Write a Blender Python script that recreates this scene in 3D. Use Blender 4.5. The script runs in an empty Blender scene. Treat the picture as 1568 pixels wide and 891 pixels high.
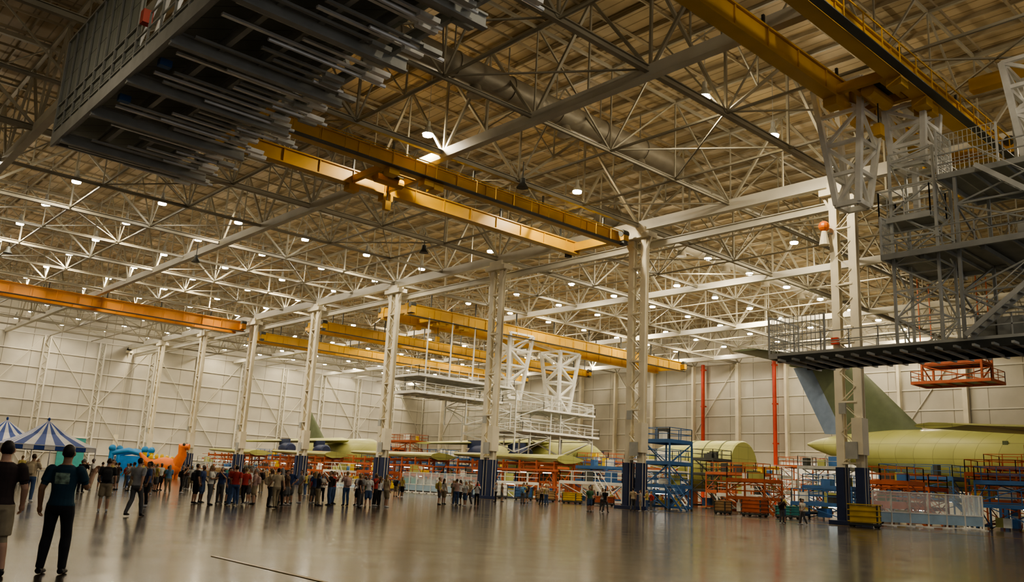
import bpy, bmesh, math, random
from mathutils import Vector, Matrix
random.seed(7)
R=random.random
def U(a,b): return a+(b-a)*R()
scene=bpy.context.scene
try:
    scene.view_settings.view_transform='AgX'; scene.view_settings.look='AgX - Medium High Contrast'
except Exception: pass
# ---------------------------------------------------------------- materials
def mat(name,col,rough=.55,metal=0.0,var=.12,scale=1.2,emit=None,estr=0,bump=0.0,alpha=1):
    m=bpy.data.materials.new(name); m.use_nodes=True
    nt=m.node_tree; p=nt.nodes['Principled BSDF']
    p.inputs['Roughness'].default_value=rough; p.inputs['Metallic'].default_value=metal
    tc=nt.nodes.new('ShaderNodeTexCoord'); no=nt.nodes.new('ShaderNodeTexNoise')
    no.inputs['Scale'].default_value=scale; no.inputs['Detail'].default_value=4
    nt.links.new(tc.outputs['Object'],no.inputs['Vector'])
    cr=nt.nodes.new('ShaderNodeValToRGB')
    cr.color_ramp.elements[0].position=.3; cr.color_ramp.elements[1].position=.7
    cr.color_ramp.elements[0].color=[c*(1-var) for c in col]+[1]
    cr.color_ramp.elements[1].color=[min(1,c*(1+var)) for c in col]+[1]
    nt.links.new(no.outputs['Fac'],cr.inputs['Fac']); nt.links.new(cr.outputs['Color'],p.inputs['Base Color'])
    if emit:
        p.inputs['Emission Color'].default_value=(*emit,1); p.inputs['Emission Strength'].default_value=estr
    if bump:
        b=nt.nodes.new('ShaderNodeBump'); b.inputs['Strength'].default_value=bump
        nt.links.new(no.outputs['Fac'],b.inputs['Height']); nt.links.new(b.outputs['Normal'],p.inputs['Normal'])
    if alpha<1: p.inputs['Alpha'].default_value=alpha
    return m
def panel_mat(name,col,line,bw,bh,rough=.6,mort=.03,axis='wall',metal=0,stain=.15):
    m=bpy.data.materials.new(name); m.use_nodes=True
    nt=m.node_tree; p=nt.nodes['Principled BSDF']; p.inputs['Roughness'].default_value=rough; p.inputs['Metallic'].default_value=metal
    tc=nt.nodes.new('ShaderNodeTexCoord'); sp=nt.nodes.new('ShaderNodeSeparateXYZ'); nt.links.new(tc.outputs['Object'],sp.inputs[0])
    cb=nt.nodes.new('ShaderNodeCombineXYZ')
    if axis=='wall':
        ad=nt.nodes.new('ShaderNodeMath'); ad.operation='ADD'
        nt.links.new(sp.outputs[0],ad.inputs[0]); nt.links.new(sp.outputs[1],ad.inputs[1])
        nt.links.new(ad.outputs[0],cb.inputs[0]); nt.links.new(sp.outputs[2],cb.inputs[1])
    else:
        nt.links.new(sp.outputs[0],cb.inputs[0]); nt.links.new(sp.outputs[1],cb.inputs[1])
    br=nt.nodes.new('ShaderNodeTexBrick'); br.offset=0; br.inputs['Scale'].default_value=1
    br.inputs['Brick Width'].default_value=bw; br.inputs['Row Height'].default_value=bh
    br.inputs['Mortar Size'].default_value=mort; br.inputs['Mortar Smooth'].default_value=.3
    br.inputs['Color1'].default_value=(*col,1); br.inputs['Color2'].default_value=(*[c*.88 for c in col],1)
    br.inputs['Mortar'].default_value=(*line,1)
    nt.links.new(cb.outputs[0],br.inputs['Vector'])
    no=nt.nodes.new('ShaderNodeTexNoise'); no.inputs['Scale'].default_value=.25; no.inputs['Detail'].default_value=6
    nt.links.new(tc.outputs['Object'],no.inputs['Vector'])
    mr=nt.nodes.new('ShaderNodeMapRange'); mr.inputs[1].default_value=.3; mr.inputs[2].default_value=.7
    mr.inputs[3].default_value=1-stain; mr.inputs[4].default_value=1+stain*.4
    nt.links.new(no.outputs['Fac'],mr.inputs[0])
    mx=nt.nodes.new('ShaderNodeVectorMath'); mx.operation='SCALE'
    nt.links.new(br.outputs['Color'],mx.inputs[0]); nt.links.new(mr.outputs[0],mx.inputs['Scale'])
    nt.links.new(mx.outputs[0],p.inputs['Base Color'])
    return m,nt,p,no,tc
M={}
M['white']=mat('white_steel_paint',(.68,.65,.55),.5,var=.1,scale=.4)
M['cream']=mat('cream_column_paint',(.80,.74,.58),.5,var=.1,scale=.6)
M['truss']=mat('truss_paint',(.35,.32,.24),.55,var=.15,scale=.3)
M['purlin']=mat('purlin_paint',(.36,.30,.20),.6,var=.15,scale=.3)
M['yellow']=mat('crane_yellow',(.64,.37,.03),.4,var=.14,scale=.4)
M['orange']=mat('crane_orange',(.56,.23,.025),.4,var=.14,scale=.4)
M['stand_orange']=mat('stand_orange_red',(.50,.13,.05),.5)
M['stand_blue']=mat('stand_blue',(.05,.15,.36),.5)
M['stand_white']=mat('stand_white',(.84,.83,.77),.5)
M['dark']=mat('dark_steel',(.07,.075,.07),.5,.1)
M['grey']=mat('grey_steel',(.44,.45,.42),.45,.1)
M['lgrey']=mat('galvanised_steel',(.68,.69,.65),.4,.2)
M['alu']=mat('aluminium_slide',(.90,.92,.90),.3,.25)
M['grate']=mat('deck_grating',(.34,.34,.30),.6,.1)
M['panel_dark']=panel_mat('platform_side_panel',(.34,.37,.32),(.10,.10,.09),1.2,1.2,.5)[0]
M['navy']=mat('navy_column_guard',(.02,.035,.10),.45)
M['red']=mat('red_pipe_paint',(.55,.06,.03),.4)
M['primer']=panel_mat('green_primer',(.48,.49,.17),(.27,.27,.10),2.2,1.6,.38,.03,stain=.12)[0]
M['olive']=mat('olive_skin',(.12,.15,.08),.4)
M['rudder']=mat('blue_grey_skin',(.18,.24,.34),.4)
M['teal']=mat('teal_paint',(.05,.30,.28),.5)
M['plastic']=mat('pale_barrier_panel',(.70,.80,.84),.2,alpha=.28)
M['kick']=mat('barrier_kick_panel',(.42,.58,.70),.4)
M['crate']=mat('yellow_crate',(.75,.52,.05),.5)
M['wood']=mat('plywood',(.42,.28,.14),.7)
M['tentblue']=mat('tent_blue',(.03,.09,.40),.6)
M['tentwhite']=mat('tent_white',(.88,.88,.88),.6)
M['toyorange']=mat('inflatable_orange',(.80,.20,.03),.4)
M['toyblue']=mat('inflatable_blue',(.05,.30,.65),.4)
M['toyyellow']=mat('inflatable_yellow',(.8,.6,.05),.4)
M['line']=mat('yellow_floor_paint',(.34,.22,.02),.35)
M['lens']=mat('lamp_lens',(1,1,1),.3,emit=(1,.94,.82),estr=110)
M['tube']=mat('work_light_tube',(1,1,1),.3,emit=(.95,1,.95),estr=10)
M['wall'],*_=panel_mat('wall_panels',(.61,.58,.49),(.30,.28,.22),5.0,3.25,.65,.07)
M['pipe']=mat('duct_metal',(.28,.25,.19),.5,.2)
M['whitewall']=mat('white_partition',(.85,.85,.83),.5)
deckm,nt,p,no,tc=panel_mat('roof_deck',(.60,.48,.29),(.30,.23,.12),.9,7.8,.6,.06,axis='flat',stain=.35); M['deck']=deckm
fm,nt,p,no,tc=panel_mat('polished_concrete',(.085,.065,.044),(.028,.022,.015),6,6,.2,.03,axis='flat',stain=.4)
M['floor']=fm
n2=nt.nodes.new('ShaderNodeTexNoise'); n2.inputs['Scale'].default_value=.7; n2.inputs['Detail'].default_value=8
nt.links.new(tc.outputs['Object'],n2.inputs['Vector'])
mr=nt.nodes.new('ShaderNodeMapRange'); mr.inputs[3].default_value=.08; mr.inputs[4].default_value=.23
nt.links.new(n2.outputs['Fac'],mr.inputs[0]); nt.links.new(mr.outputs[0],p.inputs['Roughness'])
n3=nt.nodes.new('ShaderNodeTexNoise'); n3.inputs['Scale'].default_value=.9; n3.inputs['Detail'].default_value=3
nt.links.new(tc.outputs['Object'],n3.inputs['Vector'])
bp=nt.nodes.new('ShaderNodeBump'); bp.inputs['Strength'].default_value=.10; bp.inputs['Distance'].default_value=.045
nt.links.new(n3.outputs['Fac'],bp.inputs['Height']); nt.links.new(bp.outputs['Normal'],p.inputs['Normal'])
p.inputs['IOR'].default_value=1.5
# ---------------------------------------------------------------- mesh batch
class B:
    def __init__(s): s.v=[];s.f=[];s.m=[]
    def add(s,vs,fs,m):
        o=len(s.v); s.v.extend([tuple(v) for v in vs]); s.f.extend([tuple(i+o for i in f) for f in fs]); s.m.extend([m]*len(fs))
    def box(s,c,sz,m=0,rz=0):
        x,y,z=[k/2 for k in sz]; ca,sa=math.cos(rz),math.sin(rz)
        vs=[]
        for dz in(-z,z):
            for dx,dy in((-x,-y),(x,-y),(x,y),(-x,y)):
                vs.append((c[0]+dx*ca-dy*sa,c[1]+dx*sa+dy*ca,c[2]+dz))
        s.add(vs,[(3,2,1,0),(4,5,6,7),(0,1,5,4),(1,2,6,5),(2,3,7,6),(3,0,4,7)],m)
    def frame(s,p,q):
        d=(q-p); L=d.length; d=d/L if L>1e-6 else Vector((0,0,1))
        ref=Vector((0,0,1)) if abs(d.z)<.95 else Vector((1,0,0))
        a=d.cross(ref).normalized(); b=a.cross(d).normalized()
        return d,a,b
    def beam(s,p,q,w,h=None,m=0):
        p=Vector(p);q=Vector(q);h=h or w; d,a,b=s.frame(p,q)
        vs=[]
        for e in(p,q):
            for i,j in((-1,-1),(1,-1),(1,1),(-1,1)): vs.append(e+a*(i*w/2)+b*(j*h/2))
        s.add(vs,[(3,2,1,0),(4,5,6,7),(0,1,5,4),(1,2,6,5),(2,3,7,6),(3,0,4,7)],m)
    def ibeam(s,p,q,w,h,m=0,t=.08):
        p=Vector(p);q=Vector(q); d,a,b=s.frame(p,q)
        s.beam(p,q,t,h,m); s.beam(p+b*h/2,q+b*h/2,w,t,m); s.beam(p-b*h/2,q-b*h/2,w,t,m)
    def cyl(s,p,q,r,r2=None,n=10,m=0):
        p=Vector(p);q=Vector(q);r2=r if r2 is None else r2; d,a,b=s.frame(p,q)
        s.loft([[p+(a*math.cos(t)+b*math.sin(t))*r for t in [2*math.pi*k/n for k in range(n)]],
                [q+(a*math.cos(t)+b*math.sin(t))*r2 for t in [2*math.pi*k/n for k in range(n)]]],m)
    def loft(s,rings,m=0):
        n=len(rings[0]); vs=[v for r in rings for v in r]; fs=[]
        for k in range(len(rings)-1):
            for i in range(n):
                j=(i+1)%n; fs.append((k*n+i,k*n+j,(k+1)*n+j,(k+1)*n+i))
        fs.append(tuple(range(n-1,-1,-1))); fs.append(tuple((len(rings)-1)*n+i for i in range(n)))
        s.add(vs,fs,m)
    def tube(s,pts,rs,n=10,m=0):
        pts=[Vector(p) for p in pts]; rings=[]
        a=None
        for i,p in enumerate(pts):
            d=(pts[min(i+1,len(pts)-1)]-pts[max(i-1,0)]).normalized()
            if a is None:
                ref=Vector((0,1,0)) if abs(d.y)<.9 else Vector((1,0,0)); a=d.cross(ref).normalized()
            else: a=(a-d*a.dot(d)).normalized()
            b=d.cross(a)
            rings.append([p+(a*math.cos(t)+b*math.sin(t))*rs[i] for t in [2*math.pi*k/n for k in range(n)]])
        s.loft(rings,m)
    def ell(s,c,r,n=12,m=0,k=8):
        rings=[]
        for i in range(k+1):
            ph=math.pi*(i+.15)/(k+.3); z=math.cos(ph); q=math.sin(ph)
            rings.append([(c[0]+r[0]*q*math.cos(t),c[1]+r[1]*q*math.sin(t),c[2]+r[2]*z) for t in [2*math.pi*j/n for j in range(n)]])
        s.loft(rings,m)
    def mesh(s,name,mats,smooth=False,ang=40):
        me=bpy.data.meshes.new(name); me.from_pydata(s.v,[],s.f)
        for x in mats: me.materials.append(x)
        me.polygons.foreach_set('material_index',s.m)
        bm=bmesh.new(); bm.from_mesh(me); bmesh.ops.recalc_face_normals(bm,faces=bm.faces); bm.to_mesh(me); bm.free()
        if smooth:
            me.polygons.foreach_set('use_smooth',[True]*len(me.polygons))
            try: me.set_sharp_from_angle(angle=math.radians(ang))
            except Exception: pass
        me.update(); return me
    def obj(s,name,mats,smooth=False,loc=(0,0,0),rz=0,parent=None,ang=40):
        o=bpy.data.objects.new(name,s.mesh(name,[M[x] if isinstance(x,str) else x for x in mats],smooth,ang))
        o.location=loc;o.rotation_euler[2]=rz; scene.collection.objects.link(o)
        if parent: o.parent=parent
        return o
# ---------------------------------------------------------------- camera
lat=math.radians(41.8); F=Vector((math.sin(lat),math.cos(lat),0)); Rt=Vector((math.cos(lat),-math.sin(lat),0))
pt=math.radians(12.8); rl=math.radians(3.0)
fw=F*math.cos(pt)+Vector((0,0,math.sin(pt))); up=-F*math.sin(pt)+Vector((0,0,math.cos(pt)))
cr_=Rt*math.cos(rl)+up*math.sin(rl); cu=-Rt*math.sin(rl)+up*math.cos(rl)
cam=bpy.data.cameras.new('camera'); co=bpy.data.objects.new('camera',cam); scene.collection.objects.link(co)
cam.sensor_width=36; cam.lens=29.85; cam.clip_end=1000; cam.clip_start=.1
mw=Matrix((cr_,cu,-fw)).transposed().to_4x4(); mw.translation=Vector((0,0,1.6)); co.matrix_world=mw
scene.camera=co
# ---------------------------------------------------------------- shell
X0,X1,Y0,Y1=-34,138.5,-12,188.5; ZC=33.4
b=B(); b.box(((X0+X1)/2,(Y0+Y1)/2,-.15),(X1-X0,Y1-Y0,.3)); b.obj('floor',['floor'])
b=B(); b.box(((X0+X1)/2,(Y0+Y1)/2,ZC+.15),(X1-X0,Y1-Y0,.3)); b.obj('ceiling',['deck'])
b=B(); b.box(((X0+X1)/2,Y1+.2,ZC/2),(X1-X0,.4,ZC)); b.obj('wall_far',['wall'])
b=B(); b.box((X1+.2,(Y0+Y1)/2,ZC/2),(.4,Y1-Y0,ZC)); b.obj('wall_right',['wall'])
b=B(); b.box((X0-.2,(Y0+Y1)/2,ZC/2),(.4,Y1-Y0,ZC)); b.obj('wall_left',['wall'])
b=B()
for z in (3.2,6.5,9.75,13,16.25,19.5,22.75,26):
    b.box(((X0+X1)/2,Y1-.12,z),(X1-X0,.2,.22),0)
    b.box((X1-.12,(Y0+Y1)/2,z),(.2,Y1-Y0,.22),0)
x=-30
while x<X1:
    b.beam((x,Y1-.3,0),(x,Y1-.3,26),.3,.3,0); b.beam((x+1.1,Y1-.3,0),(x+1.1,Y1-.3,26),.3,.3,0)
    for k in range(22): b.beam((x,Y1-.3,k*1.18),(x+1.1,Y1-.3,(k+1)*1.18),.1,.1,0) if k%2 else b.beam((x+1.1,Y1-.3,k*1.18),(x,Y1-.3,(k+1)*1.18),.1,.1,0)
    x+=10.5
i=0;x=-30
while x<X1-10:
    for z0 in(0,13):
        if (i+z0)%2: b.beam((x+1,Y1-.25,z0),(x+10.5,Y1-.25,z0+13),.18,.12,0)
        else: b.beam((x+1,Y1-.25,z0+13),(x+10.5,Y1-.25,z0),.18,.12,0)
    i+=1; x+=10.5
y=29.5;i=0
while y<Y1:
    for yy in(y,y+10):
        b.box((X1-.5,yy,13),(.9,.7 if yy==y else .45,26),1)
    for z0 in(0,13):
        q=(i+z0)%2
        b.beam((X1-.25,y+.3,z0+(0 if q else 13)),(X1-.25,y+9.8,z0+(13 if q else 0)),.16,.16,0)
    y+=20;i+=1
b.obj('trim_wall_framing',['white','cream'])
b=B(); b.box((51.5,Y1-.75,3.1),(5,.3,6.2),0); b.box((51.5,Y1-.92,3.1),(.1,.1,6.2),1); b.box((51.5,Y1-.8,6.35),(5.6,.4,.3),1)
b.obj('door_1',['teal','white'])
b=B()
for yy in(96.6,81.3):
    b.cyl((X1-1.5,yy,0),(X1-1.5,yy,26),.35,m=0)
    for z in(4,11,18,25): b.box((X1-1.3,yy,z),(.7,.9,.25),0)
b.obj('red_standpipe',['red'],True)
b=B(); b.box((X1-3,70,4),(3,17,8),0)
for yy in(62,66,70,74,78): b.box((X1-4.55,yy,4),(.12,.12,8),1)
b.box((X1-4.6,70,8.05),(.4,17.4,.2),1); b.box((X1-4.6,64,1.1),(.15,1,2.2),2)
b.obj('partition_room',['whitewall','grey','grey'])
# ---------------------------------------------------------------- roof structure
P=(60-36.5)/3
xs=[60+P*i for i in range(-11,11)]
ys=[29.5+10*i for i in range(-4,16)]
ZB,ZT=26.0,32.7
b=B()
for j,y in enumerate(ys):
    major=(j%2==0); w=.34 if major else .2
    b.ibeam((xs[0],y,ZB),(X1-.3,y,ZB),w,w*1.1,0,.06); b.beam((xs[0],y,ZT),(X1-.3,y,ZT),w,w,0)
    for i in range(len(xs)-1):
        xa,xb=xs[i],xs[i+1]; xm=(xa+xb)/2
        b.beam((xa,y,ZB),(xa,y,ZT),w*.5,w*.5,0)
        b.beam((xa,y,ZB if i%2 else ZT),(xb,y,ZT if i%2 else ZB),w*.6,w*.6,0)
        if major: b.beam((xm,y,(ZB+ZT)/2),(xm,y,ZT),.11,.11,0); b.beam((xm,y,(ZB+ZT)/2),(xa if i%2 else xb,y,ZT) ,.1,.1,0)
for i,x in enumerate(xs):
    heavy=(i-11)%3==0
    if not heavy:
        b.beam((x,ys[0],ZB),(x,Y1-.3,ZB),.15,.15,0); b.beam((x,ys[0],ZT),(x,Y1-.3,ZT),.18,.18,0)
        for j in range(len(ys)-1):
            ya,yb=ys[j],ys[j+1]; ym=(ya+yb)/2
            if i%2: b.beam((x,ya,ZB),(x,ym,ZT),.11,.11,0); b.beam((x,ym,ZT),(x,yb,ZB),.11,.11,0)
    else:
        for j in range(len(ys)-1):
            ya,yb=ys[j],ys[j+1]; ym=(ya+yb)/2
            b.beam((x,ya,ZB),(x,ym,ZT),.2,.2,0); b.beam((x,ym,ZT),(x,yb,ZB),.2,.2,0); b.beam((x,ym,ZB),(x,ym,ZT),.12,.12,0)
        b.beam((x,ys[0],ZT),(x,Y1-.3,ZT),.3,.3,0)
for i in range(0,len(xs)-1):
    for j in range(len(ys)-1):
        if i%3==0 and j%2==0:
            b.beam((xs[i],ys[j],ZB+.1),(xs[i+1],ys[j+1],ZB+.1),.1,.1,0); b.beam((xs[i+1],ys[j],ZB+.1),(xs[i],ys[j+1],ZB+.1),.1,.1,0)
        elif (i+2*j)%5==0: b.beam((xs[i+1],ys[j],ZB+.1),(xs[i],ys[j+1],ZB+.1),.1,.1,0)
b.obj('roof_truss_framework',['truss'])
b=B()
x=X0+1
while x<X1: b.beam((x,Y0,ZC-.2),(x,Y1,ZC-.2),.12,.3,0); x+=2.6
y=Y0+1
while y<Y1: b.beam((X0,y,ZC-.45),(X1,y,ZC-.45),.1,.2,0); y+=3.33
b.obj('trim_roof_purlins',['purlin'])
b=B()
for i,x in enumerate(xs):
    if (i-11)%3==0:
        hh=.95 if i in(11,) else .75
        b.beam((x,ys[0],ZB-.1),(x,Y1-.3,ZB-.1),.6,hh,0)
        if i==11: b.ibeam((x+1.1,ys[0],24.3),(x+1.1,Y1-.3,24.3),.4,.6,0)
b.obj('trim_main_girders',['white'])
b=B()
for(x1,x2,y,z) in((20,57,43,29.4),(64,130,58,30)):
    b.cyl((x1,y,z),(x2,y,z),.95,n=20)
    k=x1+2
    while k<x2: b.cyl((k,y,z),(k+.15,y,z),1.02,n=20); b.beam((k,y,z),(k,y,ZT),.08); k+=5
    for k in range(int(x1)+5,int(x2),9): b.cyl((k,y,z-.8),(k,y,z-1.6),.4,.6,n=14)
b.obj('ventilation_duct',['pipe'],True)
for (x,y) in((43,47.5),(36,95),(20,110),(50,70),(53,24)):
    b=B(); b.cyl((0,0,0),(0,0,-.4),.2,.24,n=14); b.cyl((0,0,-.4),(0,0,-.8),.24,.5,n=16); b.cyl((0,0,0),(0,0,1.4),.04,n=6)
    b.obj('ceiling_loudspeaker',['dark'],True,loc=(x,y,25.4))
# ---------------------------------------------------------------- columns
def column(x,y,beacon=False):
    b=B()
    for s in(-1,1):
        b.ibeam((x+.0,y+s*.72,0),(x,y+s*.72,24.6),.62,.42,0,.07)
        b.box((x,y+s*.72,12.4),(.5,.36,24.4),0)
        b.box((x,y+s*.72,2),(.95,.6,4),1)
    z=4.3;k=0
    while z<23.6:
        for dx in(-.25,.25):
            b.beam((x+dx,y-.6 if k%2 else y+.6,z),(x+dx,y+.6 if k%2 else y-.6,z+1.1),.11,.05,0)
        if k%4==0: b.box((x,y,z),(.6,1.3,.12),0)
        z+=1.1;k+=1
    b.box((x,y,24.9),(1.3,3.2,.5),0); b.box((x,y,25.4),(1.0,2.0,.6),0)
    b.beam((x-.1,y-1.5,24.7),(x-.1,y-.75,23.2),.2,.2,0); b.beam((x-.1,y+1.5,24.7),(x-.1,y+.75,23.2),.2,.2,0)
    b.box((x-.1,y-.72,6.2),(.95,.8,2.6),0); b.box((x-.55,y-.3,5.2),(.25,.9,1.2),2); b.box((x-.5,y,.15),(1.7,2.4,.3),1)
    b.box((x-.55,y+.3,8.2),(.2,.5,.8),2)
    if beacon:
        b.ell((x-.9,y+1.1,22.1),(.42,.42,.42),m=3); b.beam((x,y+.7,21.6),(x-.9,y+1.1,21.6),.12,.12,2); b.cyl((x-.9,y+1.1,20.6),(x-.9,y+1.1,21.7),.4,.2,m=0)
        b.box((x-.5,y+.72,13.2),(.3,.5,.5),4)
    return b.obj('steel_column',['cream','navy','grey','toyorange','red'])
for k in range(9): column(60,29.5+20*k,k==0)
column(60,9.5)
# ---------------------------------------------------------------- lamps
lamps=[]
for x in(44.4,53,61.3): lamps.append((x,31.2,1))
for x in(35.8,52.7): lamps.append((x,50.8,1))
lamps+= [(61.2,72.5,1)]
for (x,y) in((20,10),(36,10),(53,8),(65,12),(26,-4),(45,-4),(10,20),(-4,30),(-4,60)): lamps.append((x,y,2))
for k in range(10):
    for i,x in enumerate((12,20.2,28.4,36.6,44.7,53,61.3)): lamps.append((x,86+10.7*k,(i+k)%2))
for k in range(14):
    for i,x in enumerate((78.5,87,95.5,104,112.5,121,129.5)):
        if k<1 and i>1: continue
        lamps.append((x,44+10.7*k,(i+k)%2))
for x in(4,-8): 
    for y in(100,140): lamps.append((x,y,1))
b=B()
def light(kind,loc,e,size,**k):
    l=bpy.data.lights.new('highbay_light',kind); l.energy=e; l.color=(1,.85,.60); l.shadow_soft_size=size
    if kind=='SPOT': l.spot_size=math.radians(164); l.spot_blend=.35
    o=bpy.data.objects.new('highbay_light',l); o.location=loc; scene.collection.objects.link(o)
for n,(x,y,on) in enumerate(lamps):
    z=27.6; near=(y<75)
    b.cyl((x,y,z+.15),(x,y,z+.75),.45,.18,n=12,m=0); b.cyl((x,y,z+.75),(x,y,z+1.2),.16,n=8,m=0)
    b.cyl((x,y,z+1.2),(x,y,ZC-.4),.025,n=4,m=0)
    b.cyl((x,y,z+.0),(x,y,z+.15),.40,n=10,m=1)
    if on: light('SPOT',(x,y,z-.3),(900 if on==2 else 2600) if near else 1750,.3)
    if n%3==0 or near: light('POINT',(x,y,z-.35),(450 if on==2 else 850) if near else 380,.3)
b.obj('highbay_lamps',['grey','lens'])
w=bpy.data.worlds.new('world'); scene.world=w; w.use_nodes=True
w.node_tree.nodes['Background'].inputs[0].default_value=(.98,.96,.95,1); w.node_tree.nodes['Background'].inputs[1].default_value=.33
# ---------------------------------------------------------------- cranes
def crane(x1,x2,y,gap,zt,h,m='yellow',trolley=None,wd=.55):
    b=B()
    for yy in(y,y+gap):
        b.box(((x1+x2)/2,yy,zt-h/2),(x2-x1,wd,h),0)
        b.box(((x1+x2)/2,yy,zt),(x2-x1,wd*1.5,.1),0); b.box(((x1+x2)/2,yy,zt-h),(x2-x1,wd*1.5,.1),0)
        k=x1+1.5
        while k<x2-1: b.box((k,yy,zt-h/2),(.08,wd*1.35,h),0); k+=3
        k=x1+4
        while k<x2:
            b.beam((k,yy,zt),(k,yy,26.0),.14,.14,1); k+=7.8
    for xx in(x1+.4,x2-.4):
        b.box((xx,y+gap/2,zt-h*.45),(.7,gap+2.2,h*.75),0)
        for yy in(y-.8,y+gap+.8): b.cyl((xx-.4,yy,zt-.2),(xx+.4,yy,zt-.2),.35,n=12,m=1); b.box((xx,yy,zt-.9),(.5,.5,.8),1)
    b.box(((x1+x2)/2,y-.75,zt-h-.1),(x2-x1,.5,.06),1)
    k=x1+1
    while k<x2: b.beam((k,y-1,zt-h-.1),(k,y-1,zt-h+1),.05,.05,0); k+=2
    b.beam((x1,y-1,zt-h+1),(x2,y-1,zt-h+1),.06,.06,0)
    if trolley:
        t=trolley
        b.box((t-1.6,y+gap/2,zt-h*.6),(.35,gap,.5),0); b.box((t+1.6,y+gap/2,zt-h*.6),(.35,gap,.5),0)
        b.box((t,y+gap*.25,zt-h*.6),(3.4,.3,.4),0); b.box((t,y+gap*.7,zt-h*.6),(3.4,.3,.4),0)
        b.box((t,y+gap/2,zt-h*.3),(1.5,1.8,.9),1); b.cyl((t-1.2,y+gap/2,zt-h*.9),(t+1.2,y+gap/2,zt-h*.9),.4,n=14,m=0)
        for dx in(-1.6,1.6):
            for dy in(0,gap): b.box((t+dx,y+dy,zt-h-.3),(.9,.8,.5),0)
        b.box((t+2.6,y+.2,zt-h-.1),(.9,1,1.1),0); b.beam((t,y+gap/2,zt-h-1.7),(t,y+gap/2,zt-h*.9),.06,.06,1); b.box((t,y+gap/2,zt-h-1.9),(.5,.4,.7),0)
    return b.obj('overhead_crane',[m,'dark'])
crane(13,58.4,50.5,5.5,25.0,1.1,trolley=34.2)
crane(16,58.4,17.8,3.6,25.1,1.2,trolley=44.5)
crane(2,58.4,130,3,24.9,1.5,'orange')
crane(62.5,122,90.5,5.5,24.0,1.5,trolley=70)
crane(62.5,122,113,3,24.0,1.3)
crane(62.5,124,133,3,24.2,1.3)
b=B(); b.box((50,4,25.65),(.7,25,.75),0); b.box((62.5,10,23.9),(.6,24,1.0),0)
for yy in(-2,7,16): b.beam((62.5,yy,24),(62.5,yy,26.2),.3)
b.obj('crane_runway_beam',['yellow'])
# ---------------------------------------------------------------- masts & hanging platforms
def mast(b,x,y,zt,zb,wt,wb,m,n=4,th=1.0):
    c=[]
    for k in range(n+1):
        f=k/n; z=zt+(zb-zt)*f; w=(wt+(wb-wt)*f)/2
        c.append([Vector((x+i*w,y+j*w,z)) for i,j in((-1,-1),(1,-1),(1,1),(-1,1))])
    for k in range(n):
        for i in range(4):
            b.beam(c[k][i],c[k+1][i],.24*th,.24*th,m); b.beam(c[k][i],c[k][(i+1)%4],.16*th,.16*th,m)
            if (k+i)%2: b.beam(c[k][i],c[k+1][(i+1)%4],.14*th,.14*th,m)
            else: b.beam(c[k][(i+1)%4],c[k+1][i],.14*th,.14*th,m)
    for i in range(4): b.beam(c[n][i],c[n][(i+1)%4],.22*th,.22*th,m)
def deck(b,x0,x1,y0,y1,z,md,mr,ext=0,rail=True,rh=1.1,t=.14):
    b.box(((x0+x1)/2,(y0+y1)/2,z),(x1-x0,y1-y0,t*.5),md)
    for yy in(y0,y1): b.beam((x0,yy,z-t),(x1,yy,z-t),.12,.3,mr)
    for xx in(x0,x1): b.beam((xx,y0,z-t),(xx,y1,z-t),.12,.3,mr)
    n=max(2,int((y1-y0)/1.6))
    for i in range(n+1):
        yy=y0+(y1-y0)*i/n
        b.beam((x0,yy,z-t),(x1,yy,z-t),.08,.18,mr)
        if rail:
            for xx in(x0,x1): b.beam((xx,yy,z),(xx,yy,z+rh),.06,.06,mr)
    if rail:
        n=max(2,int((x1-x0)/1.6))
        for i in range(n+1):
            xx=x0+(x1-x0)*i/n
            for yy in(y0,y1): b.beam((xx,yy,z),(xx,yy,z+rh),.06,.06,mr)
        for h in(rh,rh*.5):
            for yy in(y0,y1): b.beam((x0,yy,z+h),(x1,yy,z+h),.06,.06,mr)
            for xx in(x0,x1): b.beam((xx,y0,z+h),(xx,y1,z+h),.06,.06,mr)
def tower(b,x0,x1,y0,y1,z0,z1,m,w=.16,step=2.4):
    c=[(x0,y0),(x1,y0),(x1,y1),(x0,y1)]
    for x,y in c: b.beam((x,y,z0),(x,y,z1),w,w,m)
    z=z0;k=0
    while z<z1-.1:
        ze=min(z+step,z1)
        for i in range(4):
            p,q=c[i],c[(i+1)%4]
            if (k+i)%2: p,q=q,p
            b.beam((*p,z),(*q,ze),w*.55,w*.55,m); b.beam((*p,ze),(*q,ze),w*.6,w*.6,m)
        z=ze;k+=1
b=B()
deck(b,45.5,51,4,17.0,19,2,1); deck(b,45,51,4,20.0,14.9,2,1); deck(b,46,49.5,4,27.6,10.1,2,3)
deck(b,45.8,48,17.6,20.4,17.2,2,3,rh=1.6)
tower(b,45.6,50.5,5,10.5,10,19,1,.16); tower(b,45.6,50.5,10.5,16.2,10,19,1,.16); tower(b,46,48.2,17.4,19.8,10,21,3,.14,1.5)
for yy in(6,9,12,15,18):
    b.beam((45.4,yy,14.6),(51.4,yy,14.6),.2,.25,2)
for k in range(8): b.box((U(46.5,50),U(5,15),U(15.5,16)),(U(.6,1.8),U(.6,1.6),U(.8,1.2)),random.choice([2,1,3]))
for k in range(6): b.box((U(46.5,49),U(5,16),U(10.7,11)),(U(.6,1.4),U(.6,1.6),U(.8,1.2)),random.choice([2,1,3]))
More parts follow.
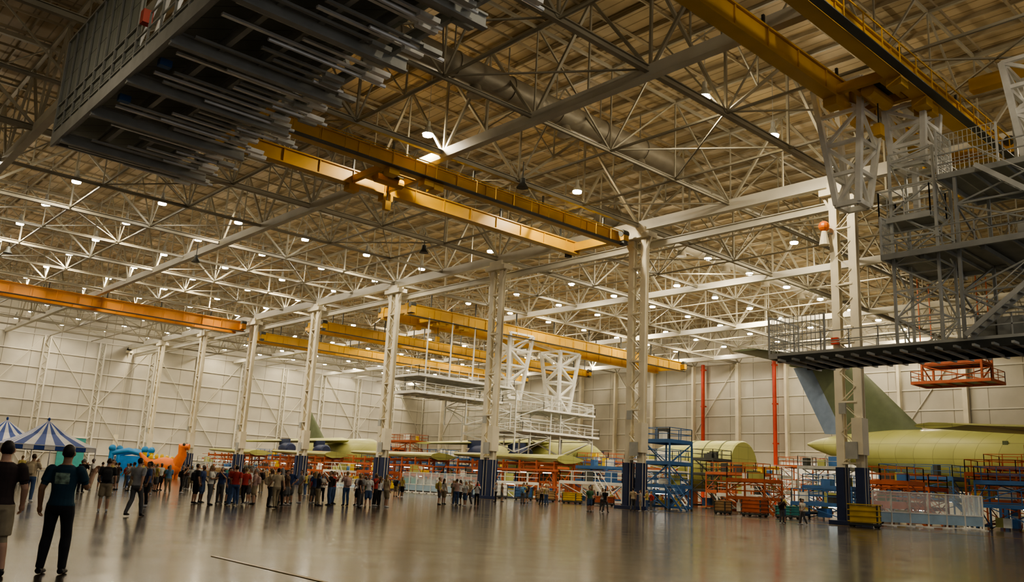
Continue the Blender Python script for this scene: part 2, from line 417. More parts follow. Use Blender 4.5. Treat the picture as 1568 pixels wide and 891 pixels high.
for z,yy,xa,xb,hh in((10.1,27.6,46,49.5,2.3),(19,17,45.5,47.5,2.6),(14.9,20,45,46.5,2.2)):
    for i in range(12): 
        xx=xa+(xb-xa)*i/11; b.beam((xx,yy,z),(xx,yy,z+hh),.03,.03,3)
    for i in range(6): b.beam((xa,yy,z+hh*i/6),(xb,yy,z+hh*i/6),.03,.03,3)
    b.beam((xa,yy,z+hh),(xb,yy,z+hh),.08,.08,3); b.beam((xa,yy,z),(xa,yy,z+hh),.1,.1,3); b.beam((xb,yy,z),(xb,yy,z+hh),.1,.1,3)
for z,ya_,yb_,xx in((10.1,24,27.6,46),(19,14,17,45.5)):
    for i in range(14): b.beam((xx,ya_+(yb_-ya_)*i/13,z),(xx,ya_+(yb_-ya_)*i/13,z+2.2),.03,.03,3)
    for i in range(7): b.beam((xx,ya_,z+i*2.2/6),(xx,yb_,z+i*2.2/6),.03,.03,3)
    b.beam((xx,ya_,z),(xx,ya_,z+2.2),.1,.1,3)
b.beam((46,27,9.75),(46,4,9.75),.2,.4,0); b.beam((49.5,27,9.75),(49.5,4,9.75),.2,.4,0)
for i in range(26): b.beam((45.2,4+i*.9,9.6),(50.2,4+i*.9,9.6),.14,.12,3 if i%2 else 1)
for yy in(8,11,14): b.beam((48.5,yy,19),(48.5,yy,24),.16,.16,3)
for (z0,z1,y0_,y1_) in((10.1,14.9,16,10),(14.9,19,10,15)):
    for xx in(45.1,45.9): b.beam((xx,y0_,z0),(xx,y1_,z1),.08,.25,3); b.beam((xx,y0_,z0+1),(xx,y1_,z1+1),.05,.05,3)
    for k in range(16): f=(k+.5)/16; b.box((45.5,y0_+(y1_-y0_)*f,z0+(z1-z0)*f),(.8,.25,.05),1)
b.obj('suspended_work_platform',['dark','grey','grate','lgrey'])
def lone_mast(x,y,zt,zb,wt,wb,drop=None,n=4):
    b=B(); mast(b,x,y,zt,zb,wt,wb,0,n,1.3)
    b.beam((x-wt/2,y,zt),(x+wt/2,y,zt),.4,.4,0)
    if drop: b.beam((x,y,zb),(x,y,drop),.3,.3,0)
    b.obj('crane_mast',['stand_white'])
lone_mast(45.6,21.8,25.4,18.3,2.9,1.3); lone_mast(47.6,19.0,24.0,20.5,2.2,1.7,17.3,3); lone_mast(48,12.4,24.9,19.1,2.8,1.6)
b=B()
mast(b,83,92.5,23,13.8,4.6,2.4,0,4,1.9); mast(b,93.5,92.5,21.8,12.6,4.2,2.2,0,4,1.9)
b.beam((83,92.5,23),(93.5,92.5,22),.4,.4,0)
deck(b,63,78,88,93,12.6,1,0); deck(b,63.5,80,88,95,14.8,1,0); deck(b,82,98,88,96,9.2,1,0); deck(b,86,97,88,95,12.4,1,0)
tower(b,65,78,88.5,93,12.6,14.8,2,.18); tower(b,81,88,88.5,95,6,14.5,2,.2); tower(b,90,97,88.5,95,6,14,2,.2); tower(b,72,80,88.5,93,9,12.6,2,.18)
tower(b,76,84,88.5,94,7,10.5,2,.16,1.2)
for i in range(9): b.beam((63+i*2,87.6,12.4),(63+i*2,94,12.4),.2,.3,0)
for xx in(66,70,74,78): b.beam((xx,90,14.8),(xx,90,22.6),.16,.16,0)
b.obj('suspended_work_platform',['stand_white','grate','lgrey'])
# upper-left telescoping platform
b=B()
xa,xb,ya,yb=10,17,12,48.5
for x in(10.1,11.9,13.6,15.4,16.8): b.ibeam((x,ya,18.35),(x,yb,18.35),.22,.45,2,.07)
b.box((13.2,30.2,18.95),(6.6,36.5,.06),4)
rr_=random.Random(5)
y=ya;k=0
while y<yb-.3:
    y+=.62; k+=1
    if k%8==0:
        b.ibeam((9.9,y,17.95),(17.6,y,17.95),.3,.5,2,.08); continue
    if k%8==4 and rr_.random()<.7: continue
    e=16.4+rr_.uniform(0,.7)+(1.0 if k%5 in(1,2) else 0)+(.5 if y>33 else 0)
    s=10.6+rr_.choice([0,0,.6,2.2,3])
    m=rr_.choice([1,1,2,6])
    b.beam((s,y,18.0),(e,y,18.0),.17,.1,m)
    if k%3==0: b.cyl((s+2,y+.25,17.9),(e+.3,y+.25,17.9),.08,n=8,m=1)
    b.box((e-.5,y,17.9),(.9,.26,.16),m)
    if k%4==0: b.box((10.6,y,17.95),(.5,.35,.3),3); b.box((16.5,y,18.2),(1,.3,.3),1)
b.beam((9.9,ya,18.2),(9.9,yb,18.2),.15,.7,2); b.beam((9.9,yb,18.2),(18.4,yb,18.2),.15,.35,2)
b.box((9.98,42.3,21),(.05,12.4,5.9),4)
y=ya
while y<=yb+.1:
    b.beam((9.9,y,18),(9.9,y,24 if y>36 else 20.2),.09,.09,2); y+=1.52
for z in(18.8,19.5,20.2): b.beam((9.9,ya,z),(9.9,yb,z),.07,.07,2)
b.beam((9.9,36,24),(9.9,yb,24),.12,.12,2); b.beam((9.9,yb,18),(9.9,yb,24),.14,.14,2)
for y,z in((30,26),(34.5,26),(20,26),(46,26)):
    b.beam((10,y,18.4),(11.5,y+1.5,z),.18,.18,1); b.beam((10,y+3,18.4),(11.5,y+1.5,z),.14,.14,1); b.beam((16.8,y,18.4),(15,y+1.5,z),.18,.18,2)
b.box((9.8,28,19),(.5,.5,.8),5); b.box((9.8,35,20),(.4,.4,.6),5)
b.obj('telescoping_work_platform',['dark','alu','grey','stand_blue','panel_dark','red','lgrey'])
# ---------------------------------------------------------------- aircraft
def ring(x,y,z,rx,rz,n=28):
    return [(x+rx*math.cos(t),y,z+rz*math.sin(t)) for t in [2*math.pi*i/n for i in range(n)]]
def foil(b,rle,rte,tle,tte,th,tht,m,updir=(1,0,0)):
    u=Vector(updir); rings=[]
    for le,te,t in((rle,rte,th),(tle,tte,tht)):
        le=Vector(le);te=Vector(te); r=[]
        for f,h in((0,0),(.06,.5),(.3,1),(.65,.75),(1,.06)): r.append(le.lerp(te,f)+u*(h*t/2))
        for f,h in((1,.06),(.65,.75),(.3,1),(.06,.5)): r.append(le.lerp(te,f)-u*(h*t/2))
        rings.append(r)
    b.loft(rings,m)
b=B(); X=96
prof=[(52.6,8.1,.15),(51.5,8.0,.6),(49,7.8,1.3),(46,7.4,2.0),(42,7.0,2.7),(38,6.6,3.1),(33,6.4,3.4),(26,6.3,3.4),(14,6.3,3.4),(4,6.3,3.4)]
b.loft([ring(X,y,z,r,r) for y,z,r in prof],0)
foil(b,(X,38.6,9.2),(X,48.2,8.9),(X,46.6,17.6),(X,52.2,17.6),1.0,.6,1)
foil(b,(X,48.0,9.2),(X,50.4,9.3),(X,51.9,17.4),(X,54.3,17.4),.62,.4,2)
for s in(-1,1): foil(b,(X,46.8,17.9),(X,54.6,17.9),(X+s*10,53.2,18.3),(X+s*10,56.6,18.3),.5,.25,1,(0,0,1))
b.ell((X,50.5,17.8),(.6,4.5,.55),m=1)
for s in(-1,1): foil(b,(X+s*2.5,22,8.8),(X+s*2.5,12,8.8),(X+s*24,30,8),(X+s*24,26,8),1.2,.5,0,(0,0,1))
for k in range(5): b.box((X-3.0+.1*k,30-k*4,8.0),(.1,.5,.5),1)
for yy in(16,24,31):
    for s in(-1.6,1.6): b.box((X+s,yy,1.6),(.5,.8,3.2),3)
b.obj('cargo_aircraft_fuselage',['primer','olive','rudder','stand_blue'],True,ang=35)
b=B(); X=100
b.loft([ring(X,y,5.5,r,r) for y,r in((64,3.15),(64.2,3.3),(72.5,3.35),(75.5,3.1),(77.5,2.4),(78.6,1.4),(79,.4))],0)
for yy in(66,68.5,71): b.loft([ring(X,yy,5.5,3.38,3.38),ring(X,yy+.12,5.5,3.38,3.38)],1)
for yy in(66,73): b.box((X,yy,1.2),(4,.5,2.4),2)
b.box((X-3.2,67,6),(.15,1,1.8),1)
b.obj('fuselage_section',['primer','olive','stand_orange'],True,ang=35)
def fuse(X,ya,yb,fin,z=5.8,r=3.3):
    b=B()
    b.loft([ring(X,y,zz,rr,rr) for y,zz,rr in((ya,z-.4,.3),(ya+1,z-.3,1.5),(ya+3,z,2.5),(ya+6,z,r),(yb-12,z,r),(yb-6,z+.7,2.2),(yb,z+1.4,.3))],0)
    for s in(-1,1): foil(b,(X+s*2.4,ya+10,z+2.8),(X+s*2.4,ya+19,z+2.8),(X+s*20,ya+19,z+1.5),(X+s*20,ya+23,z+1.5),1.2,.4,0,(0,0,1))
    for s in(-1,1):
        for d,yy in((8,ya+12),(14,ya+15)):
            b.loft([ring(X+s*d,yy-3+q,z+.4,rr,rr,16) for q,rr in((0,.9),(.3,1.15),(2.5,1.2),(4,.8),(4.8,.3))],2)
            b.box((X+s*d,yy,z+1.7),(.3,4,1.2),2)
    if fin:
        foil(b,(X,yb-11,z+2.5),(X,yb-3,z+2.2),(X,yb-3,z+9.5),(X,yb+1.2,z+9.5),.9,.4,1)
    for yy in(ya+7,(ya+yb)/2,yb-13): b.box((X,yy,1.4),(3,.6,2.8),3)
    return b.obj('cargo_aircraft_fuselage',['primer','olive','navy','stand_orange'],True,ang=35)
fuse(102,90,122,False); fuse(96,142,176,True)
def wing(x,y0,y1,z,m=0):
    b=B()
    foil(b,(x-2.6,y0,z),(x+2.2,y0,z),(x-1.2,y1,z+.5),(x+1.0,y1,z+.5),1.1,.5,0,(0,0,1))
    for i in range(7):
        yy=y0+(y1-y0)*(i+.3)/7
        for dx in(-2,1.5): b.beam((x+dx,yy,0),(x+dx,yy,z-.2),.22,.22,1)
        b.beam((x-2,yy,z-.6),(x+1.5,yy,z-.6),.25,.3,1); b.beam((x-2,yy,.3),(x+1.5,yy,z-.6),.12,.12,1)
        if i%2: b.box((x-.2,yy,.7),(2,1.4,1.3),2)
    for dx in(-2.4,1.9):
        b.beam((x+dx,y0,z-1.4),(x+dx,y1,z-1.4),.2,.25,1); b.beam((x+dx,y0,z-.5),(x+dx,y1,z-.5),.06,.06,1); b.beam((x+dx,y0,1.5),(x+dx,y1,1.5),.16,.2,1)
    yy=y0+2
    while yy<y1-3: b.beam((x-1.5,yy,z-1.7),(x-1.5,yy+1.4,z-1.7),.1,.08,3); yy+=4.5
    b.obj('wing_in_assembly_jig',['primer','stand_orange','stand_blue','tube'])
wing(77.5,74,96,4.9); wing(78,100,124,5.0); wing(77,128,150,4.9); wing(76,154,176,5.0)
# ---------------------------------------------------------------- work stands
rs=random.Random(3)
def stand(x,y,sx,sy,hs,m,stair=True,rz=0,name='work_stand'):
    b=B(); x0,x1,y0,y1=-sx/2,sx/2,-sy/2,sy/2
    tower(b,x0,x1,y0,y1,.12,hs[-1],0,.13,2.0)
    for h in hs: deck(b,x0,x1,y0,y1,h,1,0)
    for cx in(x0,x1):
        for cy in(y0,y1): b.cyl((cx-.05,cy,.13),(cx+.05,cy,.13),.13,n=8,m=2)
    b.beam((x0,y0,.3),(x1,y0,.3),.14,.2,0); b.beam((x0,y1,.3),(x1,y1,.3),.14,.2,0)
    for k in range(5):
        bx,by=rs.uniform(x0+.5,x1-.5),rs.uniform(y0+.5,y1-.5); bh=rs.uniform(.5,1.2); z=rs.choice([.2]+list(hs))
        b.box((bx,by,z+bh/2+.03),(rs.uniform(.4,.9),rs.uniform(.4,1.2),bh),rs.choice([3,4,5,2,7]))
    if rs.random()<.5: b.beam((x0+.2,y0+.3,hs[0]-.3),(x0+.2,y0+1.7,hs[0]-.3),.09,.07,6)
    if stair:
        h=hs[0]; ln=h*.9
        for dx in(-.4,.4):
            b.beam((x0-.1+dx-.4,y0-ln,.05),(x0-.1+dx-.4,y0,h),.08,.2,0); b.beam((x0-.5+dx,y0-ln,1.0),(x0-.5+dx,y0,h+1),.05,.05,0)
        n=int(h/.25)
        for i in range(n): b.box((x0-.5,y0-ln+ln*(i+.5)/n,h*(i+.5)/n),(.8,.22,.04),1)
    return b.obj(name,[m,'grate','dark','stand_white','stand_blue','crate','tube','primer'],loc=(x,y,0),rz=rz)
stand(66,50.5,3.4,3,[2.3,4.4,6.4],'stand_blue'); stand(92,63.5,4,3,[2.2,4.2,6],'dark'); stand(90,71,3,5,[2.4,4.6],'stand_orange')
for i in range(13):
    y=55+i*10; c=rs.choice(['stand_orange','stand_blue','stand_orange','stand_white','grey'])
    stand(70+rs.uniform(-.5,.8),y+rs.uniform(-1,1),rs.uniform(3,4),rs.uniform(3.5,6),[rs.uniform(1.2,2.8)],c,rs.random()<.6)
for i in range(12):
    y=56+i*10.5; c=rs.choice(['stand_orange','stand_orange','stand_blue','stand_white'])
    h=rs.uniform(2,3); stand(86+rs.uniform(-1.5,1),y,rs.uniform(3,4),rs.uniform(5,8),[h,h+rs.uniform(1.6,2.6)],c,rs.random()<.5)
for (x,y,sx,sy,hs,c) in((90,47,4,5,[2.5,5.2],'grey'),(88,36,4,7,[2.4,4.4],'stand_blue'),(89,26,4,8,[2.5,5.5],'stand_orange'),(80,34,4,5,[1.5,3.2],'stand_orange'),(82,42,4,5,[1.5,3.0],'stand_blue'),(79,50,4,5,[1.8],'stand_white'),
   (92,55,3.4,3,[2.4,4.2],'stand_white'),(76,24,3,5,[2,3.8],'stand_blue'),(84,22,4,6,[3,6],'stand_orange'),(108,60,4,5,[3,6],'stand_orange'),(112,110,4,8,[3,6,8],'stand_orange'),(110,130,4,8,[3,6],'stand_blue'),(108,160,4,9,[3,6,8],'stand_orange'),
   (94,84,3.5,6,[3,5.5],'stand_orange'),(94,132,4,7,[3,6,8.5],'stand_orange'),(94,122,3.5,6,[3,5.8],'stand_blue'),(105,84,4,5,[3,6],'stand_blue'),(118,80,4,8,[3,6],'stand_orange'),(120,95,4,8,[3,5],'stand_white'),
   (70.5,37,3,5,[1.4],'stand_blue'),(72,45,3,4,[1.6,3.2],'stand_orange'),(70,31,3,3.5,[1.8,3.4],'stand_orange'),(81,27,3,4,[2.4,4.6],'stand_orange')):
    stand(x,y,sx,sy,hs,c)
b=B(); tower(b,94,97,32,38,14.6,18,0,.2,1.7); deck(b,93.5,97.5,31,39,14.6,1,0); deck(b,94,97,32,38,16.6,1,0)
for yy in(32,38):
    for xx in(94,97): b.beam((xx,yy,18),(xx,yy,26),.1,.1,0)
b.obj('suspended_work_platform',['stand_orange','grate'])
def cart(x,y,sx,sy,h,m,name,rz=0):
    b=B(); b.box((0,0,.2),(sx,sy,.12),1)
    for i in(-1,1):
        for j in(-1,1): b.cyl((i*sx*.38-.06,j*sy*.4,.12),(i*sx*.38+.06,j*sy*.4,.12),.12,n=10,m=1); b.beam((i*sx*.46,j*sy*.46,.2),(i*sx*.46,j*sy*.46,.26+h),.1,.1,1)
    b.box((0,0,.28+h*.48),(sx*.94,sy*.94,h*.92),0)
    for k in range(3): b.box((0,0,.4+h*.3*k),(sx,sy,.06),0)
    b.box((0,0,.28+h),(sx*1.02,sy*1.02,.06),0)
    return b.obj(name,[m,'dark'],loc=(x,y,0),rz=rz)
cart(56.8,27.2,1.5,1.9,1.2,'crate','yellow_crate',rz=.3)
i=0;y=34.0
while y<170:
    y+=rs.uniform(2.4,4.2); i+=1
    if 45.5<y<55: continue
    cart(64.8+rs.uniform(-.4,.4),y,rs.uniform(1.0,1.8),rs.uniform(1.0,2.0),rs.uniform(.6,1.7),rs.choice(['wood','stand_blue','grey','stand_orange','stand_white','wood','teal','crate']),rs.choice(['tool_cart','equipment_cabinet','parts_crate']),rz=rs.uniform(-.2,.2))
def barrier(p,q,h,name='barrier_fence'):
    b=B(); p=Vector((*p,0));q=Vector((*q,0)); L=(q-p).length; n=max(1,round(L/1.5)); z=Vector((0,0,1))
    for i in range(n+1): 
        a=p.lerp(q,i/n); b.beam(a,a+z*h,.1,.1,0); b.box((a.x,a.y,.04),(.5,.5,.08),0)
    for zz in(.12,h*.42,h): b.beam(p+z*zz,q+z*zz,.08,.08,0)
    b.beam(p+z*(h*.27),q+z*(h*.27),.03,h*.3-.05,2); b.beam(p+z*(h*.71),q+z*(h*.71),.02,h*.56,1)
    b.obj(name,['stand_white','plastic','kick'])
barrier((61.9,71.5),(61.9,87.5),2.4); barrier((62.5,29.3),(69.5,24.3),2.5); barrier((62,92),(62,105),1.2); barrier((69.8,24.6),(74,27.3),2.5)
# ---------------------------------------------------------------- tents & inflatables
def tent(x,y,s,hp,he):
    b=B(); h=s/2; n=8
    cs=[(-h,-h),(h,-h),(h,h),(-h,h)]
    for i in range(4):
        p=Vector((*cs[i],he));q=Vector((*cs[(i+1)%4],he)); ap=Vector((0,0,hp))
        for k in range(n):
            a=p.lerp(q,k/n);c=p.lerp(q,(k+1)/n); m=k%2
            a1=a.lerp(ap,.55)-Vector((0,0,(hp-he)*.1)); c1=c.lerp(ap,.55)-Vector((0,0,(hp-he)*.1))
            b.add([a,c,c1,a1],[(0,1,2,3)],m); b.add([a1,c1,ap],[(0,1,2)],m)
            dn=Vector((0,0,-.35)); b.add([a,c,c+dn,a+dn],[(0,1,2,3)],m)
        b.cyl((cs[i][0],cs[i][1],0),(cs[i][0],cs[i][1],he),.05,n=8,m=1); b.beam(p,q,.06,.06,1)
    b.ell((0,0,hp+.1),(.1,.1,.15),m=0)
    for k in range(3):
        b.box((-h*.5+k*h*.5,-h*.3,.74),(1.0,.7,.05),1)
        for dx in(-.4,.4):
            for dy in(-.28,.28): b.beam((-h*.5+k*h*.5+dx,-h*.3+dy,0),(-h*.5+k*h*.5+dx,-h*.3+dy,.73),.04,.04,2)
    b.obj('striped_tent',['tentblue','tentwhite','dark'],loc=(x,y,0))
tent(19.0,76.5,6.0,4.7,2.7); tent(17.6,84,6.0,4.8,2.8)
b=B()
b.ell((0,0,1.4),(2.2,1.3,1.4),m=0); b.tube([(1.4,0,1.8),(2.1,0,3.2),(2.0,0,4.3),(2.9,0,4.3)],[.8,.6,.65,.4],n=14,m=0); b.tube([(-1.6,0,1.6),(-2.8,0,2.2),(-3.6,0,3.2)],[.8,.5,.15],n=12,m=0)
for i in(-1,1):
    for j in(-1,1): b.cyl((i*1.1,j*.8,0),(i*1.1,j*.8,1.3),.5,.5,n=12,m=0)
    b.ell((2.3,i*.45,4.6),(.2,.15,.2),m=2)
for k in range(6): b.ell((-2+k*.7,0,2.7+.15*math.sin(k)),(.25,.15,.35),m=1)
o=b.obj('inflatable_dinosaur',['toyorange','toyyellow','dark'],True,loc=(44.6,118.5,0),rz=-.7)
b=B()
b.box((0,0,.4),(5,4,.8),0)
for i in(-1,1):
    for j in(-1,1): b.tube([(i*2.2,j*1.7,.4),(i*2.2,j*1.7,3.4)],[.4,.35],n=12,m=1 if i>0 else 0); b.ell((i*2.2,j*1.7,3.7),(.5,.5,.5),m=2)
for j in(-1,1): b.tube([(-2.2,j*1.7,3),(0,j*1.7,3.5),(2.2,j*1.7,3)],[.35,.4,.35],n=12,m=0)
b.box((0,1.7,1.8),(4.4,.3,2),0)
o=b.obj('inflatable_bounce_house',['toyblue','toyyellow','toyblue'],True,loc=(43.2,128,0),rz=-.6)
b=B(); b.box((7.15,10,.006),(.10,12,.008)); b.box((57.5,90,.006),(.14,150,.008)); b.obj('floor_marking',['line'])
# ---------------------------------------------------------------- people
SK=[mat('skin_light',(.55,.33,.22),.5,var=.05),mat('skin_tan',(.34,.19,.11),.5,var=.05),mat('skin_dark',(.14,.075,.045),.5,var=.05)]
HR=[mat('hair_dark',(.02,.014,.01),.6),mat('hair_brown',(.07,.04,.02),.5),mat('hair_grey',(.3,.29,.27),.6),mat('hair_blond',(.3,.2,.08),.5)]
SH=[mat('shirt_'+n,c,.8,var=.15,scale=9) for n,c in dict(white=(.75,.75,.73),black=(.03,.03,.032),navy=(.04,.07,.18),red=(.45,.05,.04),grey=(.35,.35,.35),blue=(.14,.30,.50),green=(.08,.2,.1),tan=(.55,.45,.3),burgundy=(.035,.02,.018),yellow=(.55,.45,.15),white2=(.7,.68,.6),pink=(.55,.38,.33),white3=(.72,.72,.68),brown=(.12,.07,.04)).items()]
PN=[mat('trousers_'+n,c,.85,var=.15,scale=9) for n,c in dict(black=(.015,.015,.018),jeans=(.07,.12,.24),khaki=(.34,.28,.18),grey=(.12,.12,.12)).items()]
SHOE=[mat('shoe_black',(.015,.015,.015),.5),mat('shoe_white',(.6,.6,.6),.6)]
EW=mat('eye_white',(.8,.8,.78),.3); ED=mat('lip_and_pupil',(.12,.04,.03),.4)
PRINT=mat('shirt_print',(.22,.30,.22),.8,var=.7,scale=16)
TEAL=mat('shirt_teal',(.012,.050,.075),.85,var=.1,scale=9)
def person_mesh(name,pose={},voxel=.02,shorts=False,female=False,longhair=False,printed=False,bag=False):
    J={'LH':(-.09,0,.92),'RH':(.09,0,.92),'LK':(-.105,.02,.50),'RK':(.105,.02,.50),'LA':(-.115,-.03,.09),'RA':(.115,-.03,.09),
       'LS':(-.185,-.01,1.42),'RS':(.185,-.01,1.42),'LE':(-.245,-.03,1.14),'RE':(.245,-.03,1.14),'LW':(-.255,.04,.90),'RW':(.255,.04,.90)}
    J.update(pose); J={k:Vector(v) for k,v in J.items()}
    fs=.9 if female else 1
    for k in('LS','RS'): J[k].x*=fs
    b=B()
    def er(z,rx,ry,y=0,n=18): return [(rx*math.cos(t),y+ry*math.sin(t),z) for t in [2*math.pi*i/n for i in range(n)]]
    wz=.85 if female else 1; hp=1.06 if female else 1
    b.loft([er(.80,.12,.09),er(.86,.168*hp,.12,-.01),(er(.94,.172*hp,.125,-.01)),er(1.02,.158*wz,.115),er(1.12,.150*wz,.112,.0),er(1.24,.165*fs,.12,.005),er(1.35,.182*fs,.122,.0),er(1.42,.172*fs,.105,-.01),er(1.47,.11,.08,-.01),er(1.50,.06,.06,-.01)])
    if female: b.ell((-.07,.10,1.30),(.06,.05,.06)); b.ell((.07,.10,1.30),(.06,.05,.06))
    b.tube([(0,-.012,1.44),(0,.0,1.60)],[.060,.054],n=14)
    b.ell((0,.005,1.655),(.073,.092,.108),n=18,k=12); b.ell((0,.035,1.585),(.050,.056,.055),n=14)
    b.ell((0,.100,1.628),(.013,.02,.022),n=8); b.ell((0,.086,1.672),(.05,.012,.01),n=10)
    for s in(-1,1): b.ell((s*.078,0,1.64),(.013,.021,.032),n=8)
    b.ell((0,-.012,1.675),(.077,.093,.100),n=18,k=12)
    if longhair: b.loft([er(1.70,.07,.06,-.04),er(1.62,.085,.06,-.055),er(1.50,.085,.045,-.075),er(1.40,.06,.03,-.09)])
    segs=[]
    for s in('L','R'):
        h,k,a=J[s+'H'],J[s+'K'],J[s+'A']
        c=.012 if not shorts else 0
        b.tube([h+Vector((0,0,.03)),h.lerp(k,.25),h.lerp(k,.6),k,k.lerp(a,.3)+Vector((0,-.012,0)),k.lerp(a,.75),a],[.09,.094,.076,.058+c,.06+c,.045+c,.04+c*1.2],n=14)
        if shorts: b.tube([h,h.lerp(k,.5),k+Vector((0,0,.02))],[.10,.105,.095],n=14)
        b.tube([a+Vector((0,-.045,-.045)),a+Vector((0,.02,-.04)),a+Vector((0,.11,-.052)),a+Vector((0,.19,-.062))],[.042,.046,.04,.024],n=12)
        S,E,W=J[s+'S'],J[s+'E'],J[s+'W']
        b.ell(S,(.066,.066,.066)); b.tube([S,S.lerp(E,.5),E,E.lerp(W,.35),W],[.064*fs,.055*fs,.043*fs,.041*fs,.028],n=12)
        b.tube([S,S.lerp(E,.62)],[.074*fs,.068*fs],n=12)
        d=(W-E).normalized(); b.tube([W,W+d*.03,W+d*.085],[.028,.036,.03],n=10)
        segs+= [(h,k,.09,'thigh'),(k,a,.055,'shin'),(S,S.lerp(E,.6),.07,'sleeve'),(S.lerp(E,.6),E,.045,'arm'),(E,W+d*.1,.04,'arm')]
    segs+=[(Vector((0,0,1.0)),Vector((0,0,1.40)),.15,'torso'),(Vector((0,0,.86)),Vector((0,0,.95)),.16,'pelvis'),(Vector((0,0,1.50)),Vector((0,0,1.56)),.055,'neck'),(Vector((0,0,1.62)),Vector((0,0,1.68)),.085,'head')]
    if bag: b.loft([er(1.38,.13,.05,-.16),er(1.3,.15,.08,-.18),er(1.05,.15,.08,-.18),er(1.0,.12,.05,-.16)])
    me=b.mesh(name+'_raw',[]); o=bpy.data.objects.new('tmp',me); scene.collection.objects.link(o)
    r=o.modifiers.new('r','REMESH'); r.mode='VOXEL'; r.voxel_size=voxel
    sm=o.modifiers.new('s','SMOOTH'); sm.factor=.5; sm.iterations=3 if voxel<.015 else 2
    bpy.context.view_layer.update()
    dg=bpy.context.evaluated_depsgraph_get(); m2=bpy.data.meshes.new_from_object(o.evaluated_get(dg)); bpy.data.objects.remove(o)
    vs=[v.co.copy() for v in m2.vertices]; out=B(); out.v=[tuple(v) for v in vs]
    for pl in m2.polygons:
        c=pl.center; best=None;bd=9
        for p,q,rr,l in segs:
            pq=q-p; t=max(0,min(1,(c-p).dot(pq)/pq.length_squared)); dd=(c-p-pq*t).length-rr
            if dd<bd: bd=dd;best=l
        z=c.z; mi=0
        if best=='head': mi=3 if (z>1.70-(c.y*.1) or (c.y<-.02 and z>1.59) or (c.y<.01 and z>1.675)) else 0
        if best=='head' and abs(c.x)>.078 and z<1.68 and c.y>-.03: mi=0
        elif best=='neck': mi=3 if longhair and c.y<-.04 else 0
        elif best in('torso','sleeve'): mi=1 if z<1.485 or best=='sleeve' else 0
        elif best=='pelvis': mi=2 if z<.93 else 1
        elif best=='thigh': mi=2 if z<.93 else 1
        elif best=='shin': mi=2 if not shorts else 0
        if best=='torso' and z<.93: mi=2
        if longhair and c.y<-.085 and z>1.38 and abs(c.x)<.09: mi=3
        if best in('shin',) and z<.10 : mi=4
        if printed and best=='torso' and c.y<-.06 and 1.22<z<1.37 and abs(c.x)<.095: mi=7
        out.f.append(tuple(pl.vertices)); out.m.append(mi)
    for s in('L','R'):
        E,W=J[s+'E'],J[s+'W']; d=(W-E).normalized()
        fwd=Vector((0,1,0)) if abs(d.y)<.8 else Vector((1 if s=='L' else -1,0,0))
        sd=(fwd-d*fwd.dot(d)).normalized(); n=d.cross(sd)*(1 if s=='L' else -1)
        if n.length<.1: n=Vector((1,0,0))
        for k,(of,L) in enumerate(((.027,.072),(.009,.082),(-.009,.076),(-.026,.06))):
            p0=W+d*.07+sd*of; p1=p0+d*L*.5+n*.004; p2=p1+(d*.8+n*.6).normalized()*L*.35; p3=p2+(d*.5+n*.85).normalized()*L*.3
            out.tube([p0,p1,p2,p3],[.0105,.0095,.0085,.006],n=6,m=0)
        t0=W+d*.025+sd*.024; t1=t0+(d*.6+sd*.8).normalized()*.035; t2=t1+(d*.95+sd*.3+n*.2).normalized()*.03
        out.tube([t0,t1,t2],[.013,.011,.008],n=6,m=0)
    for s in(-1,1): out.ell((s*.03,.084,1.648),(.013,.009,.008),n=8,m=5,k=5); out.ell((s*.03,.091,1.648),(.005,.004,.005),n=6,m=6,k=4)
    out.ell((0,.089,1.588),(.022,.006,.005),n=8,m=6,k=4)
    bpy.data.meshes.remove(m2)
    return out.mesh(name,[SK[0],SH[0],PN[0],HR[0],SHOE[0],EW,ED,PRINT],True,ang=60)
poses=[
 ({},dict()),
 ({'LA':(-.13,-.20,.12),'LK':(-.10,-.02,.50),'RA':(.11,.20,.10),'RK':(.10,.16,.51),'LE':(-.24,.06,1.15),'LW':(-.24,.24,1.0),'RE':(.24,-.12,1.15),'RW':(.25,-.16,.92)},dict()),
 ({'LE':(-.33,-.05,1.20),'LW':(-.19,.04,1.02),'RE':(.33,-.05,1.20),'RW':(.19,.04,1.02)},dict(shorts=True)),
 ({'LE':(-.24,.10,1.22),'LW':(-.06,.24,1.46),'RE':(.24,.10,1.22),'RW':(.06,.24,1.46)},dict(bag=True)),
 ({'LE':(-.22,.05,1.15),'LW':(-.02,.17,1.14),'RE':(.22,.05,1.15),'RW':(.05,.19,1.19),'RA':(.16,.04,.09)},dict(female=True,longhair=True)),
 ({'LA':(-.14,.05,.09),'LK':(-.11,.07,.50)},dict(female=True,longhair=True,shorts=True)),
 ({'RE':(.30,.2,1.38),'RW':(.32,.42,1.50),'LA':(-.16,-.05,.09)},dict()),
 ({'LE':(-.24,.0,1.14),'LW':(-.20,.16,.98)},dict(shorts=True,bag=True)),
]
T=[person_mesh('visitor_%d'%i,p,.022,**k) for i,(p,k) in enumerate(poses)]
pr=random.Random(11)
placed=[]
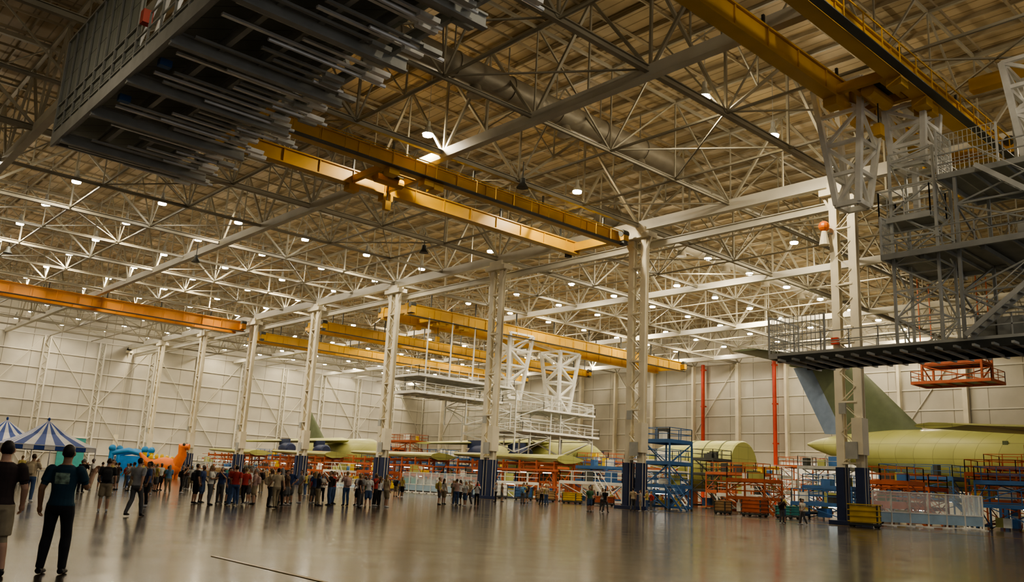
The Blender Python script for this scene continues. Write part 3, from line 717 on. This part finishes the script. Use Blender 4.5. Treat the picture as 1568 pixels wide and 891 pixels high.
def person(x,y,rz=None,t=None,s=None,mats=None,mesh=None):
    me=mesh or T[t if t is not None else pr.randrange(len(T))]
    o=bpy.data.objects.new('person',me); scene.collection.objects.link(o)
    o.location=(x,y,0); o.rotation_euler[2]=rz if rz is not None else pr.uniform(-3.14,3.14); sc=s or pr.uniform(.92,1.04); o.scale=(sc*pr.uniform(.98,1.1),sc*pr.uniform(.98,1.12),sc)
    ms=mats or (pr.choice([SK[0],SK[0],SK[1],SK[2]]),pr.choice(SH),pr.choice(PN),pr.choice(HR),pr.choice(SHOE))
    for i,m in enumerate(ms):
        o.material_slots[i].link='OBJECT'; o.material_slots[i].material=m
    placed.append((x,y)); return o
def group(cx,cy,wr,wf,n):
    c=Vector((cx,cy,0)); k=0; tr=0
    while k<n and tr<400:
        tr+=1
        p=c+Rt*pr.uniform(-wr,wr)+F*pr.uniform(-wf,wf)
        if p.x<58 and all((p.x-a)**2+(p.y-b_)**2>.55 for a,b_ in placed): person(p.x,p.y); k+=1
A=-lat
hero=person_mesh('visitor_teal',{'LE':(-.26,-.05,1.14),'LW':(-.28,.04,.90),'RE':(.27,.10,1.18),'RW':(.27,.28,1.38),'LA':(-.13,-.03,.09),'RA':(.13,.02,.09),'LK':(-.115,.02,.5),'RK':(.12,.04,.5)},.0095,printed=True)
person(3.98-.18,13.75+.16,A+.12,s=1.04,mats=(SK[1],TEAL,PN[0],HR[0],SHOE[0]),mesh=hero)
hero2=person_mesh('visitor_shorts',{'LE':(-.27,.02,1.14),'LW':(-.24,.16,.96),'RE':(.26,.0,1.14),'RW':(.26,.12,.92),'RA':(.15,-.03,.09)},.0095,shorts=True)
person(3.20-.22,13.7+.17,A+.5,s=1.04,mats=(SK[0],SH[8],PN[2],HR[0],SHOE[0]),mesh=hero2)
person(9.75,30.9,A+.4,t=7,s=1.0,mats=(SK[0],SH[1],PN[2],HR[1],SHOE[1])); person(9.9,28.4,A-.2,t=1,s=1.03,mats=(SK[0],SH[4],PN[3],HR[0],SHOE[0]))
person(12.6,35,A+2,t=0); person(13.8,38.5,A+1); person(8.9,37,A)
group(18.9,39.2,2.1,2.6,15); group(25.2,42.0,3.0,3,22); group(37.9,46.8,1.4,1.2,8); group(43.9,63.4,1.4,1.5,5)
group(46.2,41.6,1.0,.8,5); group(52.2,29.7,1.0,.8,4); group(56,45.5,1.1,.8,4); group(26.9,65.8,4.5,4,12); group(18,62,6,4,12); group(53,56.6,2.5,2,8); group(22,52,4,3,5)
group(16,52,4,5,8); group(32,60,3,3,6); group(55,68,2,4,6)
